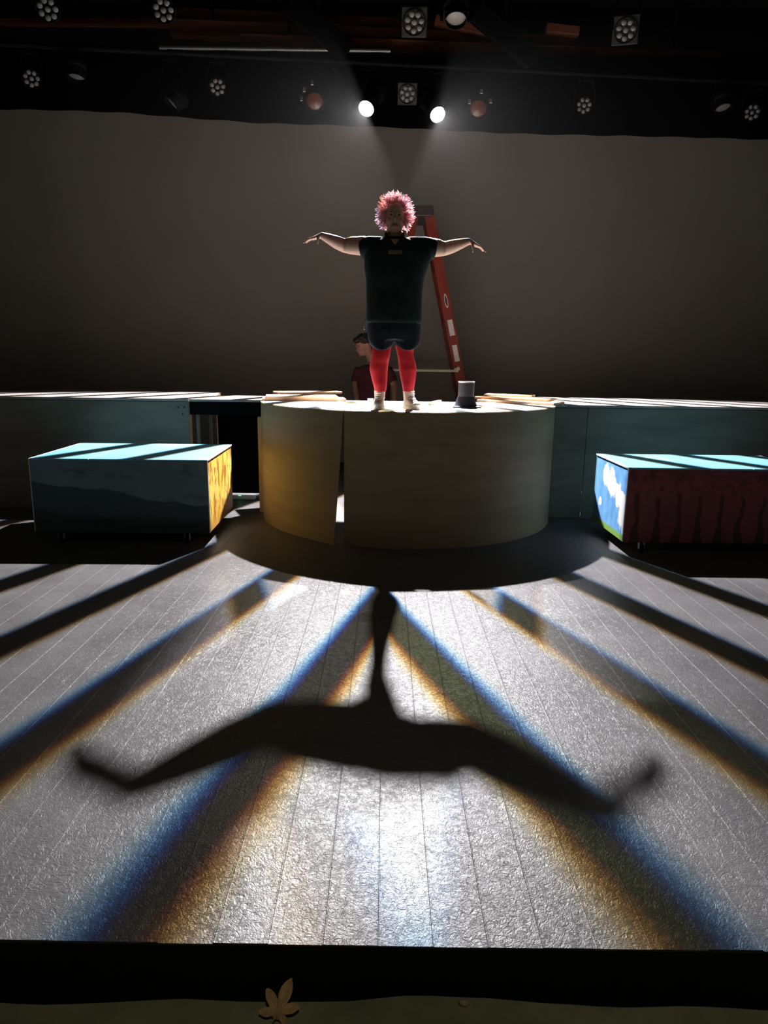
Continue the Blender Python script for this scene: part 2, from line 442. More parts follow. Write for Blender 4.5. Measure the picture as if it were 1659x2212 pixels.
b = MB(); b.span((X0, -2.5, HS-.05), (X1, EDGE+.002, HS)); tag(b.build('floor_2', M['house']), kind='structure')
b = MB(); b.span((X0, YB, HS), (X1, YB+.1, 5.6)); tag(b.build('wall_back', M['black']), kind='structure')
b = MB(); b.span((X0-.1, -2.6, HS), (X0, YB, 5.6)); tag(b.build('wall_left', M['black']), kind='structure')
b = MB(); b.span((X1, -2.6, HS), (X1+.1, YB, 5.6)); tag(b.build('wall_right', M['black']), kind='structure')
b = MB(); b.span((X0, -2.6, 5.5), (X1, YB, 5.6)); tag(b.build('ceiling', M['black']), kind='structure')
b = MB(); b.span((X0, -2.7, HS), (X1, -2.6, 5.6)); tag(b.build('wall_front', M['black']), kind='structure')

# projection screen behind the border
b = MB(); rows = []
for i in range(61):
    x = -5.4+10.8*i/60
    rows.append([b.bm.verts.new((x, 9.75+.012*math.sin(x*2.1)+.006*math.sin(x*5.3+z), z)) for z in (.02, 1.2, 2.4, 3.6, 4.7)])
for A, B in zip(rows, rows[1:]):
    for k in range(4): b.bm.faces.new((A[k], B[k], B[k+1], A[k+1]))
bmesh.ops.solidify(b.bm, geom=list(b.bm.faces), thickness=.004)
tag(b.build('backdrop_screen', M['screen'], smooth=60), 'plain grey cloth backdrop filling the back of the stage', 'backdrop')

# black border curtain hung in front of the screen top
YBO = 8.75
b = MB(); rows = []
edge_px = [(-400, 228), (0, 236), (120, 238), (260, 243), (420, 256), (560, 266), (700, 270), (860, 276), (1000, 284), (1150, 290), (1320, 293), (1500, 297), (1659, 302), (2060, 312)]
pts = [at(px, py, y=YBO) for px, py in edge_px]
for i in range(121):
    x = max(pts[0].x, X0+.02) + (min(pts[-1].x, X1-.02)-max(pts[0].x, X0+.02))*i/120
    for a, c in zip(pts, pts[1:]):
        if a.x <= x <= c.x+1e-6: zb = a.z+(c.z-a.z)*(x-a.x)/(c.x-a.x)
    rows.append([b.bm.verts.new((x, YBO+.018*math.sin(x*11)*(1-k*.1), zb+(4.83-zb)*k/4)) for k in range(5)])
for A, B in zip(rows, rows[1:]):
    for k in range(4): b.bm.faces.new((A[k], B[k], B[k+1], A[k+1]))
bmesh.ops.solidify(b.bm, geom=list(b.bm.faces), thickness=.006)
tag(b.build('border_curtain', M['velour'], smooth=80), 'black border curtain hanging in front of the top of the grey backdrop', 'curtain')
b = MB(); b.cyl((-2.6, YBO, 4.85), (0.0, YBO, 4.85), .024); tag(b.build('curtain_pipe', M['steel'], smooth=40), 'bare silver pipe along the top of the black border curtain', 'pipe')

# reddish timbers under the ceiling
bi = 0
for (pxa, pya, pxb, pyb, y, h, d, nm) in (
        (370, 30, 1010, 62, 9.2, .10, .14, 'topmost red-brown ceiling timber running across above the border curtain'),
        (370, 62, 1240, 100, 9.03, .16, .14, 'middle red-brown ceiling timber running across above the border curtain'),
        (520, 88, 1560, 128, 8.9, .12, .10, 'lowest red-brown ceiling timber just above the border curtain'),
        (0, 48, 420, 52, 9.35, .06, .10, 'short dark brown ceiling timber behind the round lamps')):
    A, B = at(pxa, pya, y=y), at(pxb, pyb, y=y); dirv = (B-A); L = dirv.length
    b = MB(); b.bevel_box((A+B)/2, (L, d, h), .006, rot=dirv.to_track_quat('X', 'Z').to_matrix())
    tb = tag(b.build('ceiling_timber', M['beam']), nm, 'timber', 'timbers under the ceiling')
    for u in (.1, .9):
        q = A.lerp(B, u); b = MB(); b.span((q.x-.02, y+d/2-.001, q.z-h*.35), (q.x+.02, y+d/2+.006, 5.501)); b.build('strap', M['dark_steel'], tb)
A, B = at(1000, 52, y=8.8), at(1090, 100, y=8.8)
for (pa, pb, lab) in (((940, 44), (1100, 82), 'slanting red-brown brace between the ceiling timbers'), ((1180, 62), (1250, 70), 'short stub of red-brown timber beside the dark bracket')):
    A, B = at(*pa, y=8.911), at(*pb, y=8.911)
    b = MB(); b.bevel_box((A+B)/2, ((B-A).length, .10, .09), .005, rot=(B-A).to_track_quat('X', 'Z').to_matrix())
    tag(b.build('timber_brace', M['beam']), lab, 'timber')
# dark hanging brackets in front of the timbers
for (px, py, lab) in (((700), 60, 'dark slanting steel bracket left of the bright lamp'), (1105, 80, 'dark slanting steel bracket hanging near the oval lens')):
    A, B = at(px-60, py-40, y=8.5), at(px+35, py+40, y=8.5)
    b = MB(); b.bevel_box((A+B)/2, ((B-A).length+.2, .08, .22), .01, rot=(B-A).to_track_quat('X', 'Z').to_matrix())
    mid = (A+B)/2; b.cyl(mid, (mid.x, mid.y+.05, 5.502), .03)
    tag(b.build('steel_bracket', M['dark_steel']), lab, 'bracket')

# ------------------------------------------------------------------ lamps on the pipes
Z1, Z2 = 4.11, 4.20
p_front_a, p_front_b = at(103, 20, z=Z1), at(1352, 65, z=Z1)
p_back_a, p_back_b = at(68, 170, z=Z2), at(1625, 243, z=Z2)
def pipe(a, c, z, lab):
    d = (c-a); a2 = a-d*.12; c2 = c+d*.06; a2.z = c2.z = z
    a2.x = max(a2.x, -5.5); b = MB(); b.cyl(a2, c2, .024); tag(b.build('lighting_pipe', M['dark_steel'], smooth=40), lab, 'pipe', 'lighting pipes')
def online(a, c, x):
    return a + (c-a)*((x-a.x)/(c.x-a.x))
PZ1, PZ2 = Z1+.30, Z2+.30
pipe(p_front_a, p_front_b, PZ1, 'black lighting pipe carrying the row of larger-looking round lamps')
pipe(p_back_a, p_back_b, PZ2, 'black lighting pipe carrying the two lit lamps')

def aim_matrix(pos, target):
    return (Vector(target)-pos).to_track_quat('-Z', 'Y').to_matrix()
def yoke_and_clamp(t, R, top_z, hw, pipe_off, pdir):
    b = MB(); piv = Vector((0, 0, 0))
    top = Vector((pipe_off.x, pipe_off.y, top_z))
    for s in (-1, 1):
        b.tube([(s*hw, 0, 0), (s*hw, pipe_off.y*.4, top_z*.45), (s*hw*.6+top.x*.5, pipe_off.y*.9, top_z-.07)], [(.012, .005)]*3, 8)
    b.box((top.x*.5, pipe_off.y*.95, top_z-.065), (hw*1.6, .03, .012))
    b.build('yoke', M['can'], t, smooth=40)
    b = MB(); b.cyl((top.x, top.y, top_z-.07), (top.x, top.y, top_z-.028), .012, n=10)
    u = Vector((pdir.x, pdir.y, 0)).normalized(); ring = Matrix((u.cross(Vector((0, 0, 1))), Vector((0, 0, 1)), u)).transposed()
    if ring.determinant() < 0: ring = Matrix((-u.cross(Vector((0, 0, 1))), Vector((0, 0, 1)), u)).transposed()
    b.lathe([(.0243, -.022), (.034, -.022), (.034, .022), (.0243, .022), (.0243, -.022)], 24, Matrix.Translation(top) @ ring.to_4x4())
    b.cyl(top+Vector((0, .032, 0)), top+Vector((0, .056, 0)), .009, n=8)
    b.build('clamp', M['dark_steel'], t, smooth=40)
def led_par(px, py, z, pa, pb, pz, lab, grp, square=False, dim=.19):
    pos = at(px, py, z=z); t = thing('led_par_lamp', lab, 'stage lamp', pos, group=grp)
    R = aim_matrix(pos, (pos.x*.25, 0.6, 1.0)); R4 = R.to_4x4()
    po = online(pa, pb, pos.x); off = Vector((0, po.y-pos.y, 0))
    r = dim/2
    b = MB(); b.lathe([(r*.05, .20), (r*.55, .20), (r*.8, .16), (r*.98, .10), (r*1.02, .0), (r*.96, -.012), (r*.94, .004), (.001, .006)], 28, R4)
    b.build('housing', M['can'], t, smooth=50)
    if square:
        b = MB(); b.bevel_box((0, 0, 0), (dim*1.12, dim*1.12, .02), .006); bmesh.ops.transform(b.bm, matrix=R4 @ Matrix.Translation((0, 0, .012)), verts=b.bm.verts)
        b.build('front_plate', M['front'], t)
    lr = r*.235
    spots = [(0, 0)]+[(r*.62*math.cos(a), r*.62*math.sin(a)) for a in [2*PI*k/7+.3 for k in range(7)]]
    for (lx, ly) in spots:
        o = link('lens', LENS_MESH, M['lens'], t); o.matrix_local = R4 @ Matrix.Translation((lx, ly, -.004)) @ Matrix.Diagonal((lr, lr, lr*.55, 1))
    yoke_and_clamp(t, R, pz-z, r+.02, off, pb-pa)
    return t
b = MB(); b.ball((0, 0, 0), (1, 1, 1), u=14, v=8); LENS_MESH = b.mesh('lens', 180)
G1, G2 = 'round lamps on the nearer lighting pipe', 'round lamps on the pipe with the two lit lamps'
for px, py, sq, lab in ((103, 20, 0, 'dim round cluster lamp on the nearer pipe with nothing beside it'),
                        (353, 22, 0, 'pale round cluster lamp on the nearer pipe above the end of the bare silver pipe'),
                        (895, 48, 1, 'unlit cluster lamp with square front plate beside the lamp with oval-looking lens'),
                        (1352, 65, 1, 'unlit cluster lamp with square front plate hanging alone on the nearer pipe')):
    led_par(px, py, Z1, p_front_a, p_front_b, PZ1, lab, G1, sq, .185)
for px, py, sq, lab in ((68, 170, 0, 'dim round cluster lamp next to the lamp aimed steeply down'),
                        (470, 188, 0, 'round cluster lamp between the turned-aside lamp and an amber-lens spotlight'),
                        (880, 203, 1, 'unlit cluster lamp with square front plate hanging between the two lit lamps'),
                        (1262, 228, 0, 'round cluster lamp hanging alone past the amber lens by the ladder-side lit lamp'),
                        (1625, 243, 0, 'dim round cluster lamp beside the lamp aimed down at the pipe end')):
    led_par(px, py, Z2, p_back_a, p_back_b, PZ2, lab, G2, sq, .185)

def spot_fixture(pos, target, pipe_ab, pz, lab, lens_mat, lens_name, r=.085, length=.34, ring=None, grp=None, name='profile_spotlight', extra=None, squat=1.0):
    t = thing(name, lab, 'stage lamp', pos, group=grp)
    R4 = aim_matrix(Vector(pos), target).to_4x4()
    po = online(pipe_ab[0], pipe_ab[1], pos[0]); off = Vector((0, po.y-pos[1], 0))
    prof = [(.001, length+.13), (r*.9, length+.13), (r*1.25, length+.08), (r*1.3, length-.02), (r*1.05, length-.06), (r, .16), (r*1.08, .15), (r*1.08, .03), (r*1.04, .0), (r*.96, .0), (r*.95, .035), (.001, .04)]
    b = MB(); b.lathe([(q, z_ if z_ <= .04 else .04+(z_-.04)*squat) for q, z_ in prof], 28, R4)
    b.build('barrel', M['can'], t, smooth=40)
    b = MB(); b.lathe([(.001, .018), (r*.5, .022), (r*.93, .034)], 24, R4)
    b.build(lens_name, lens_mat, t, smooth=180)
    b = MB()
    for s in (-1, 1):
        b.bevel_box((0, 0, 0), (r*2.3, .006, .03), .001)
        vs_ = b.bm.verts[-0:] if False else None
    bmesh.ops.transform(b.bm, matrix=R4 @ Matrix.Translation((0, r*1.02, .012)), verts=b.bm.verts)
    b.build('gel_frame', M['dark_steel'], t)
    yoke_and_clamp(t, R4, pz-pos[2], r*1.35, off, pipe_ab[1]-pipe_ab[0])
    if extra: extra(t, R4)
    return t
PB = (p_back_a, p_back_b); PF = (p_front_a, p_front_b)
TL, TR = Vector((-1.75, 3.9, 0)), Vector((2.05, 3.8, 0))
for L, T, lab in ((LAMP_L, TL, 'lit spotlight hanging above the dark-haired person behind the platform'), (LAMP_R, TR, 'lit spotlight hanging above the red step ladder')):
    d = (T-L).normalized(); spot_fixture(L-d*.045, T, PB, PZ2, lab, M['lit_lens'], 'lit_lens')
stripe_lamp('stripe_light', LAMP_L, TL, 3300, (1.0, .97, .98), (5.3, 25.0), -.27, .885, .28, 1.0, (1.0, -.10, .68, .45), 92, .25, (.055, .053, .045))
stripe_lamp('stripe_light', LAMP_R, TR, 3300, (1.0, .965, .99), (-6.4, 23.0), .31, .82, .265, -1.0, (-1.0, 0, .95, .28), 92, .25, (.085, .095, .055))

# unlit amber-lens spots beside the lit ones
def shiny(pts):
    def f(t, R4):
        for q in pts:
            b = MB(); b.bevel_box(q, (.03, .02, .045), .004); b.build('polished_knob', M['steel'], t)
    return f
for (px, py, lab, q) in ((680, 222, 'unlit spotlight with amber lens left of the brightest lamp', [(-.10, -.06, .10), (-.13, -.05, .02), (-.02, -.04, .17)]),
                         (1033, 238, 'unlit spotlight with amber lens right of the smaller lit lamp', [(-.10, -.06, .06), (.12, -.06, .07), (.02, -.05, .16)])):
    pos = at(px, py, z=4.02); spot_fixture(pos, (pos.x*.5, 1.0, .5), PB, PZ2, lab, M['amber'], 'amber_lens', r=.09, length=.25, extra=shiny(q), name='amber_spotlight')
for (px, py, z, ab, pz, tgt, lab) in ((985, 45, 4.11, PF, PZ1, (0.5, 4.6, 0), 'unlit lamp with oval-looking pale lens aimed down beside the square-plated lamp'),
                                  (165, 170, 4.2, PB, PZ2, (-3.4, 7.0, 0), 'unlit lamp aimed steeply down next to the dim round cluster lamp'),
                                  (370, 226, 4.0, PB, PZ2, (-5.0, 6.6, 1.0), 'unlit lamp turned aside, hanging low before the border curtain'),
                                  (1562, 236, 4.2, PB, PZ2, (4.0, 6.8, 0), 'unlit lamp aimed down at the far end of the lit pipe')):
    pos = at(px, py, z=z); spot_fixture(pos, tgt, ab, pz, lab, M['lens'], 'pale_lens', r=.085, length=.2, name='par_can', squat=.45)

# ------------------------------------------------------------------ round plywood platform (half drum)
DC = Vector((.205, 6.62, 0)); DR = 1.351; HP = 1.07
t = thing('round_platform', 'half-round plywood platform with bent sheet front, the person stands on it', 'platform', (DC.x, DC.y, 0))
poly = [(DR*1.0*math.cos(a), DR*1.0*math.sin(a)) for a in [PI+PI*k/72 for k in range(73)]]
poly = poly + [(DR, .04), (-DR, .04)]
b = MB(); b.prism(poly, HP-.022, HP); b.build('deck', M['deck'], t)
def bent_panel(a0, a1, z0, z1, flare0=0., flare1=0., n=48):
    """bent sheet; flare lets the lower corner of an end spring outwards"""
    b = MB(); R = []
    for i in range(n+1):
        u = i/n; a = a0+(a1-a0)*u; row = []
        for k in range(13):
            v = k/12; z = z0+(z1-z0)*v
            fl_ = flare0*max(0, 1-u*3.2)**2*(1-v)**1.3 + flare1*max(0, 1-(1-u)*3.2)**2*(1-v)**1.3
            r = DR+.004+fl_
            row.append((b.bm.verts.new((r*math.cos(a), r*math.sin(a), z)), b.bm.verts.new(((r+.006)*math.cos(a), (r+.006)*math.sin(a), z))))
        R.append(row)
    for i in range(n):
        for k in range(12):
            for j in (0, 1): b.bm.faces.new((R[i][k][j], R[i+1][k][j], R[i+1][k+1][j], R[i][k+1][j]))
        for k in (0, 12): b.bm.faces.new((R[i][k][0], R[i+1][k][0], R[i+1][k][1], R[i][k][1]))
    for i in (0, n):
        for k in range(12): b.bm.faces.new((R[i][k][0], R[i][k+1][0], R[i][k+1][1], R[i][k][1]))
    return b
def drum_ang(px, py, z):
    p = at(px, py, z=z)-DC; return math.atan2(p.y, p.x) % (2*PI)
aG = drum_ang(743, 886, HP)
o = bent_panel(PI*1.0, aG-.004, .004, HP-.004, 0, .05).build('bent_panel', M['ply'], t, smooth=60); left_sheet = o; o['label'] = 'left bent plywood sheet springing away at its lower corner'
o = bent_panel(aG+.004, 2*PI, .004, HP-.004, 0, 0).build('bent_panel', M['ply'], t, smooth=60)
# narrow the left sheet's lower corner so the slit widens downwards
me = left_sheet.data
for v in me.vertices:
    a = math.atan2(v.co.y, v.co.x) % (2*PI); u = (a-PI)/(aG-PI); k = max(0, (u-.6)/.4)*(1-v.co.z/HP)
    a2 = a-.040*k; r = math.hypot(v.co.x, v.co.y); v.co.x = r*math.cos(a2); v.co.y = r*math.sin(a2)
for a in (PI+.18, PI+.75, PI+1.65, PI+2.3, 2*PI-.18):
    b = MB(); b.bevel_box((DR*.955*math.cos(a), DR*.955*math.sin(a), (HP-.022)/2), (.038, .07, HP-.022), .003, rot=Matrix.Rotation(a, 3, 'Z')); b.build('stud', M['pine'], t)
b = MB(); b.bevel_box((-DR-.030, -.05, .457), (.045, .06, .914), .003)
o = b.build('corner_post', M['pine'], t); o['label'] = 'pale pine post at the left end of the bent front'

# ------------------------------------------------------------------ side platforms
YP = 6.58
t = thing('side_platform', 'long low platform with grey washed plywood front behind the landscape block', 'platform', (-3.5, YP, 0))
xa, xb = -5.4+3.5, at(412, 960, y=YP).x+3.5
b = MB(); b.bevel_box(((xa+xb)/2, .66, HP-.012), (xb-xa, 1.34, .024), .003); b.build('deck', M['side_deck'], t)
b = MB(); b.bevel_box(((xa+xb)/2, -.006, (HP-.026)/2), (xb-xa, .012, HP-.03), .002); b.build('front_panel', M['ply_grey'], t)
for x in (xa+.05, (xa+xb)/2, xb-.02):
    for y in (.05, 1.25):
        b = MB(); b.bevel_box((x, y, (HP-.024)/2), (.04, .09, HP-.024), .003); b.build('leg', M['pine'], t)
for dx, dz in ((-.10, -.08), (-.04, -.08), (-.06, -.14)):
    b = MB(); b.cyl((xb+dx, -.012, HP+dz), (xb+dx, -.0145, HP+dz), .008, n=10); b.build('screw_head', M['dark_steel'], t)
# bridge piece with black fascia between platform and drum
xl, xr = at(413, 960, y=YP).x+.004, DC.x-DR-.0081
t = thing('bridge_deck', 'short deck with black fascia bridging the grey platform and the round platform', 'platform', ((xl+xr)/2, YP, 0))
bw = xr-xl
b = MB(); b.bevel_box((0, .33, HP-.012), (bw-.004, .70, .024), .003); b.build('deck', M['side_deck'], t)
b = MB(); b.bevel_box((0, -.012, HP-.086), (bw-.004, .02, .12), .002); b.build('fascia', M['velour'], t)
for x, m_ in ((-bw/2+.045, 'ply_grey'), (-bw/2+.10, 'ply_grey')):
    b = MB(); b.bevel_box((x, .10+(.25 if x > -bw/2+.06 else 0), (HP-.15)/2), (.03, .03, HP-.15), .002); b.build('leg', M[m_], t)
for x in (bw/2-.06,):
    b = MB(); b.bevel_box((x, .60, (HP-.03)/2), (.04, .04, HP-.03), .002); b.build('leg', M['pine'], t)
b = MB(); b.bevel_box((.04, .66, .54), (bw-.12, .012, .98), .002); b.build('back_panel', M['velour'], t)
# right
t = thing('side_platform', 'long low platform with grey washed plywood front behind the red tree block', 'platform', (3.5, YP-.1, 0))
xa, xb = DC.x+DR+.012-3.5, 5.4-3.5
seam = at(1258, 1040, y=YP-.1).x-3.5
b = MB(); b.bevel_box(((xa+xb)/2, .66, HP-.012), (xb-xa, 1.34, .024), .003); b.build('deck', M['side_deck'], t)
b = MB(); b.bevel_box(((xa+seam)/2, -.006, (HP-.026)/2), (seam-xa-.004, .012, HP-.03), .002); b.build('front_panel', M['ply_grey'], t)
b = MB(); b.bevel_box(((seam+xb)/2, -.006, (HP-.026)/2), (xb-seam-.004, .012, HP-.03), .002); b.build('front_panel', M['ply_grey'], t)
for x in (xa+.05, (xa+xb)/2, xb-.02):
    for y in (.05, 1.25):
        b = MB(); b.bevel_box((x, y, (HP-.024)/2), (.04, .09, HP-.024), .003); b.build('leg', M['pine'], t)

# power strip on the floor under the bridge
p = at(520, 1073, z=0)
t = thing('power_strip', 'white power strip with a green light on the floor under the bridge deck', 'power strip', (p.x, p.y-.12, 0))
b = MB(); b.bevel_box((0, 0, .02), (.36, .05, .04), .006); b.build('case', M['white'], t)
b = MB(); b.bevel_box((.02, -.02, .041), (.03, .012, .006), .001); o = b.build('green_light', M['green_led'], t)

# ------------------------------------------------------------------ painted rolling blocks
def block(name, label, fl_, rz, wd, dp, mats, lab_parts):
    t = thing(name, label, 'block', (fl_.x, fl_.y, 0), rz)
    z0, z1 = .095, .68; th = .014
    b = MB(); b.bevel_box((wd/2, th/2, (z0+z1-th)/2), (wd, th, z1-z0-th), .002); b.build('front_panel', M[mats[0]], t)
    b = MB(); b.bevel_box((wd/2, dp-th/2, (z0+z1-th)/2), (wd, th, z1-z0-th), .002); b.build('back_panel', M['sky_blue'], t)
    for x, m_ in ((th/2, mats[1]), (wd-th/2, mats[2])):
        b = MB(); b.bevel_box((x, dp/2, (z0+z1-th)/2), (th-.001, dp-2*th-.001, z1-z0-th), .002); b.build('end_panel', M[m_], t)
    # lid in three boards with fine joints
    n = mats[3]
    for k in range(n):
        x0, x1 = wd*k/n, wd*(k+1)/n
        b = MB(); b.bevel_box(((x0+x1)/2, dp/2, z1-th/2), (x1-x0-.003, dp, th), .002); b.build('lid_board', M['sky_blue'], t)
    for x in (-.0035, wd+.0035):
        b = MB(); b.bevel_box((x, dp/2, z1-.006), (.007, dp, .012), .001); b.build('edge_strip', M['edge_white'], t)
        b = MB(); b.bevel_box((x, .006, (z0+z1)/2), (.007, .012, z1-z0-.02), .001); b.build('edge_strip', M['edge_white'], t)
    b = MB(); b.box((wd/2, dp/2, z0+.006), (wd-.03, dp-.03, .012)); b.build('base_board', M['pine'], t)
    for x in (.17, wd-.19):
        for y in (.055, dp-.12):
            c = None
            b = MB(); b.bevel_box((x, y, z0-.003), (.075, .06, .006), .001)
            for s in (-1, 1): b.bevel_box((x+s*.020, y+.006, z0-.035), (.004, .034, .06), .001)
            c = b.build('caster', M['caster'], t)
            b = MB(); b.cyl((x-.014, y+.008, .032), (x+.014, y+.008, .032), .0315, n=20); b.build('wheel', M['dark_steel'], c, smooth=40)
    return t
fl_, fr_ = at(62, 990, z=.68), at(440, 997, z=.68)
block('scenery_block', 'rolling block painted with dark mountains under a cloudy sky, yellow end', fl_, .03, (fr_-fl_).length, 1.0, ('landscape', 'landscape', 'yellow', 3), None)
fl_ = at(1360, 1010, z=.68)
block('scenery_block', 'rolling block painted dark red with tree trunks, blue cloudy end', fl_, .01, 1.42, .80, ('red_trees', 'clouds', 'red_trees', 3), None)

# ------------------------------------------------------------------ loose sheets and bits on the platforms
def sheet(pa, pb, depth, z, th, m, label, rz_extra=0, group='offcuts lying on the platforms', name='plywood_sheet'):
    A, B = at(*pa, z=z), at(*pb, z=z); d = B-A; d.z = 0
    o_ = thing(name, label, 'wood', (0, 0, 0)) if False else None
    b = MB(); L = d.length; b.bevel_box((L/2, depth/2, th/2), (L, depth, th), .002)
    o = b.build(name, M[m]); o.location = (A.x, A.y, z); o.rotation_euler = (0, 0, math.atan2(d.y, d.x)+rz_extra)
    return tag(o, label, 'wood', group)
zt = HP
sheet((566, 866), (748, 867), .30, zt, .022, 'sheet', 'lowest wide plywood sheet lying at the left end of the round platform')
sheet((574, 861), (731, 862), .34, zt+.022, .022, 'sheet', 'middle plywood sheet of the pile at the left end of the round platform', .02)
sheet((600, 851), (738, 850), .20, zt+.044, .018, 'sheet', 'topmost skewed plywood sheet of the pile at the left end of the round platform', -.03)
sheet((1030, 868), (1196, 876), .30, zt, .022, 'sheet', 'lowest wide plywood sheet lying at the right end of the round platform')
sheet((1026, 861), (1180, 868), .32, zt+.022, .022, 'sheet', 'middle plywood sheet of the pile at the right end of the round platform', .03)
sheet((1045, 855), (1150, 858), .20, zt+.044, .016, 'sheet', 'topmost plywood sheet of the pile at the right end of the round platform', -.05)
sheet((947, 870), (972, 876), .03, zt, .025, 'sheet', 'short wooden stick lying beside the black lamp snoot', -.5, None, 'wood_stick')
p = at(800, 866, z=zt); b = MB()
b.lathe([(.014, 0), (.028, 0), (.028, .022), (.014, .022), (.014, 0)], 20); o = b.build('tape_roll', M['white'], smooth=40); o.location = (p.x, p.y, zt)
tag(o, 'small roll of white tape lying behind the beige shoes', 'tape')

# black lamp snoot ("top hat") standing on the platform
p = at(1008, 881, z=HP)
t = thing('lamp_snoot', 'black metal lamp snoot with flared foot standing on the round platform', 'snoot', (p.x, p.y+.08, HP))
r = .067
b = MB(); b.lathe([(r, .05), (r, .212), (r-.004, .212), (r-.004, .05)], 32); b.lathe([(r*1.5, .012), (r*1.38, .022), (r*1.05, .088), (r-.004, .088), (r*1.3, .012), (r*1.5, .012)], 32); b.build('tube', M['snoot'], t, smooth=50)
b = MB(); b.bevel_box((0, 0, .006), (.235, .22, .012), .003); b.build('flange', M['snoot'], t)
b = MB(); b.lathe([(r+.002, .204), (r+.003, .214), (r-.006, .214), (r-.006, .206)], 32); b.build('rim', M['rim'], t, smooth=50)

# ------------------------------------------------------------------ step ladder
LY = 8.85
apex = at(911, 456, y=LY)
t = thing('step_ladder', 'tall red fibreglass step ladder with dark cap and worn white stickers', 'ladder', (apex.x, LY, 0), .0)
HL = apex.z; hs = .80
def lean(d):
    z_ = d.normalized(); y_ = Vector((0, 1, 0)); x_ = y_.cross(z_).normalized()
    return Matrix((x_, y_, z_)).transposed()
def rail(x0, x1, y, zt, m, wd=.085, dp=.04):
    b = MB(); a = Vector((x0, y, .012)); c = Vector((x1, y, zt)); d = c-a
    R = lean(d)
    b.bevel_box((a+c)/2, (wd, .008, d.length), .001, rot=R)
    for s in (-1, 1): b.bevel_box((a+c)/2 + R @ Vector((s*(wd/2-.003), dp/2*(1 if y < 0.2 else -1), 0)), (.006, dp, d.length), .001, rot=R)
    o = b.build('rail', M['ladder'], t)
    b = MB(); b.bevel_box((x0, y, .02), (.12, .05, .04), .004); b.build('rubber_foot', M['cap'], o)
    return o
def lx(z): return .075+(hs-.075)*(1-z/HL)
for y, spread in ((-.16, 0), (.34, 0)):
    rail(hs, .075, y, HL-.03, None, .115); rail(-hs, -.065, y, HL-.03, None, .08)
for k in range(1, 10):
    z = HL*k/10
    b = MB(); b.bevel_box((lx(z)+.01, .09, z), (.10, .495, .022), .003); b.build('step', M['ladder'] if k % 3 else M['cap'], t)
for k in (2, 4, 7):
    z = HL*k/10-.1
    b = MB(); b.bevel_box((-lx(z), .09, z), (.03, .495, .03), .003); b.build('rear_rung', M['cap'], t)
b = MB(); b.bevel_box((0, .09, HL-.035), (.25, .58, .12), .014, seg=2); b.build('top_cap', M['cap'], t)
zb = at(920, 800, y=LY).z
for y in (-.17,):
    b = MB(); b.bevel_box((0, y-.02, zb), (2*lx(zb)-.02, .012, .028), .002); b.bevel_box((lx(zb)-.03, y-.025, zb+.02), (.07, .012, .045), .003, rot=Matrix.Rotation(-.5, 3, 'Y')); b.build('spreader', M['brace'], t)
dirR = Vector((lx(0)-lx(HL), 0, -HL)).normalized()
def sticker(px, py, wd, ln, m, name, shape='box'):
    p = at(px, py, y=LY-.16); z = p.z
    R = lean(Vector((.075-hs, 0, HL-.04)))
    b = MB()
    loc = Vector((lx(z)+ (p.x-apex.x-lx(z))*.0+.0, -.1655, z))
    if shape == 'box': b.bevel_box((0, 0, 0), (wd, .0016, ln), .0004)
    else: b.ball((0, 0, 0), (wd/2, .001, ln/2), u=20, v=10)
    if shape == 'worn':
        pass
    bmesh.ops.transform(b.bm, matrix=Matrix.Translation(loc) @ R.to_4x4(), verts=b.bm.verts)
    return b.build(name, M[m], t)
sticker(963, 650, .040, .17, 'sticker', 'oval_sticker', 'oval'); s_ = sticker(963, 650, .026, .13, 'sticker_dark', 'oval_sticker_centre', 'oval')
s_.location.y -= .0012
sticker(980, 708, .062, .19, 'sticker', 'white_sticker'); sticker(993, 763, .058, .20, 'sticker', 'white_sticker')

# ------------------------------------------------------------------ the person with outstretched arms
PY = 5.63
base = Vector((.062, PY, HP))
t = thing('person', 'person in dark shirt, denim shorts and red tights standing with arms outstretched', 'person', base)
def P(px, py, dy=0.0):
    q = at(px, py, y=PY+dy)-base; return q
def hw(px): return px*.00368      # pixel width to metres at the person
# --- body (skin): one continuous surface
b = MB()
hc = P(853, 466); hz = hc.z
# head: rings from chin to crown
zch, zcr = P(853, 506).z, P(853, 437).z
hh = zcr-zch
rings = []
for u, rx, ry, cy in ((0, .020, .022, -.045), (.04, .040, .045, -.035), (.12, .054, .068, -.018), (.25, .064, .082, -.004), (.4, .070, .090, .004), (.55, .074, .096, .008), (.7, .074, .096, .010), (.84, .066, .086, .012), (.94, .046, .060, .012), (1, .015, .02, .012)):
    rings.append((hc.x, cy, zch+hh*u, rx, ry))
b.zloft(rings, 28)
fx = hc.x
b.ball((fx, -.100, zch+hh*.40), (.013, .018, .020)); b.tube([(fx, -.088, zch+hh*.58), (fx, -.102, zch+hh*.44)], [.007, .010], 10)
for s in (-1, 1):
    b.ball((fx+s*.030, -.084, zch+hh*.60), (.022, .012, .007))           # brow
    b.ball((fx+s*.040, -.064, zch+hh*.36), (.024, .024, .022))           # cheek
    b.ball((fx+s*.078, .012, zch+hh*.45), (.009, .018, .032))            # ear
b.ball((fx, -.086, zch+hh*.225), (.024, .012, .006)); b.ball((fx, -.085, zch+hh*.185), (.021, .012, .007))
b.ball((fx, -.066, zch+hh*.08), (.024, .022, .018))
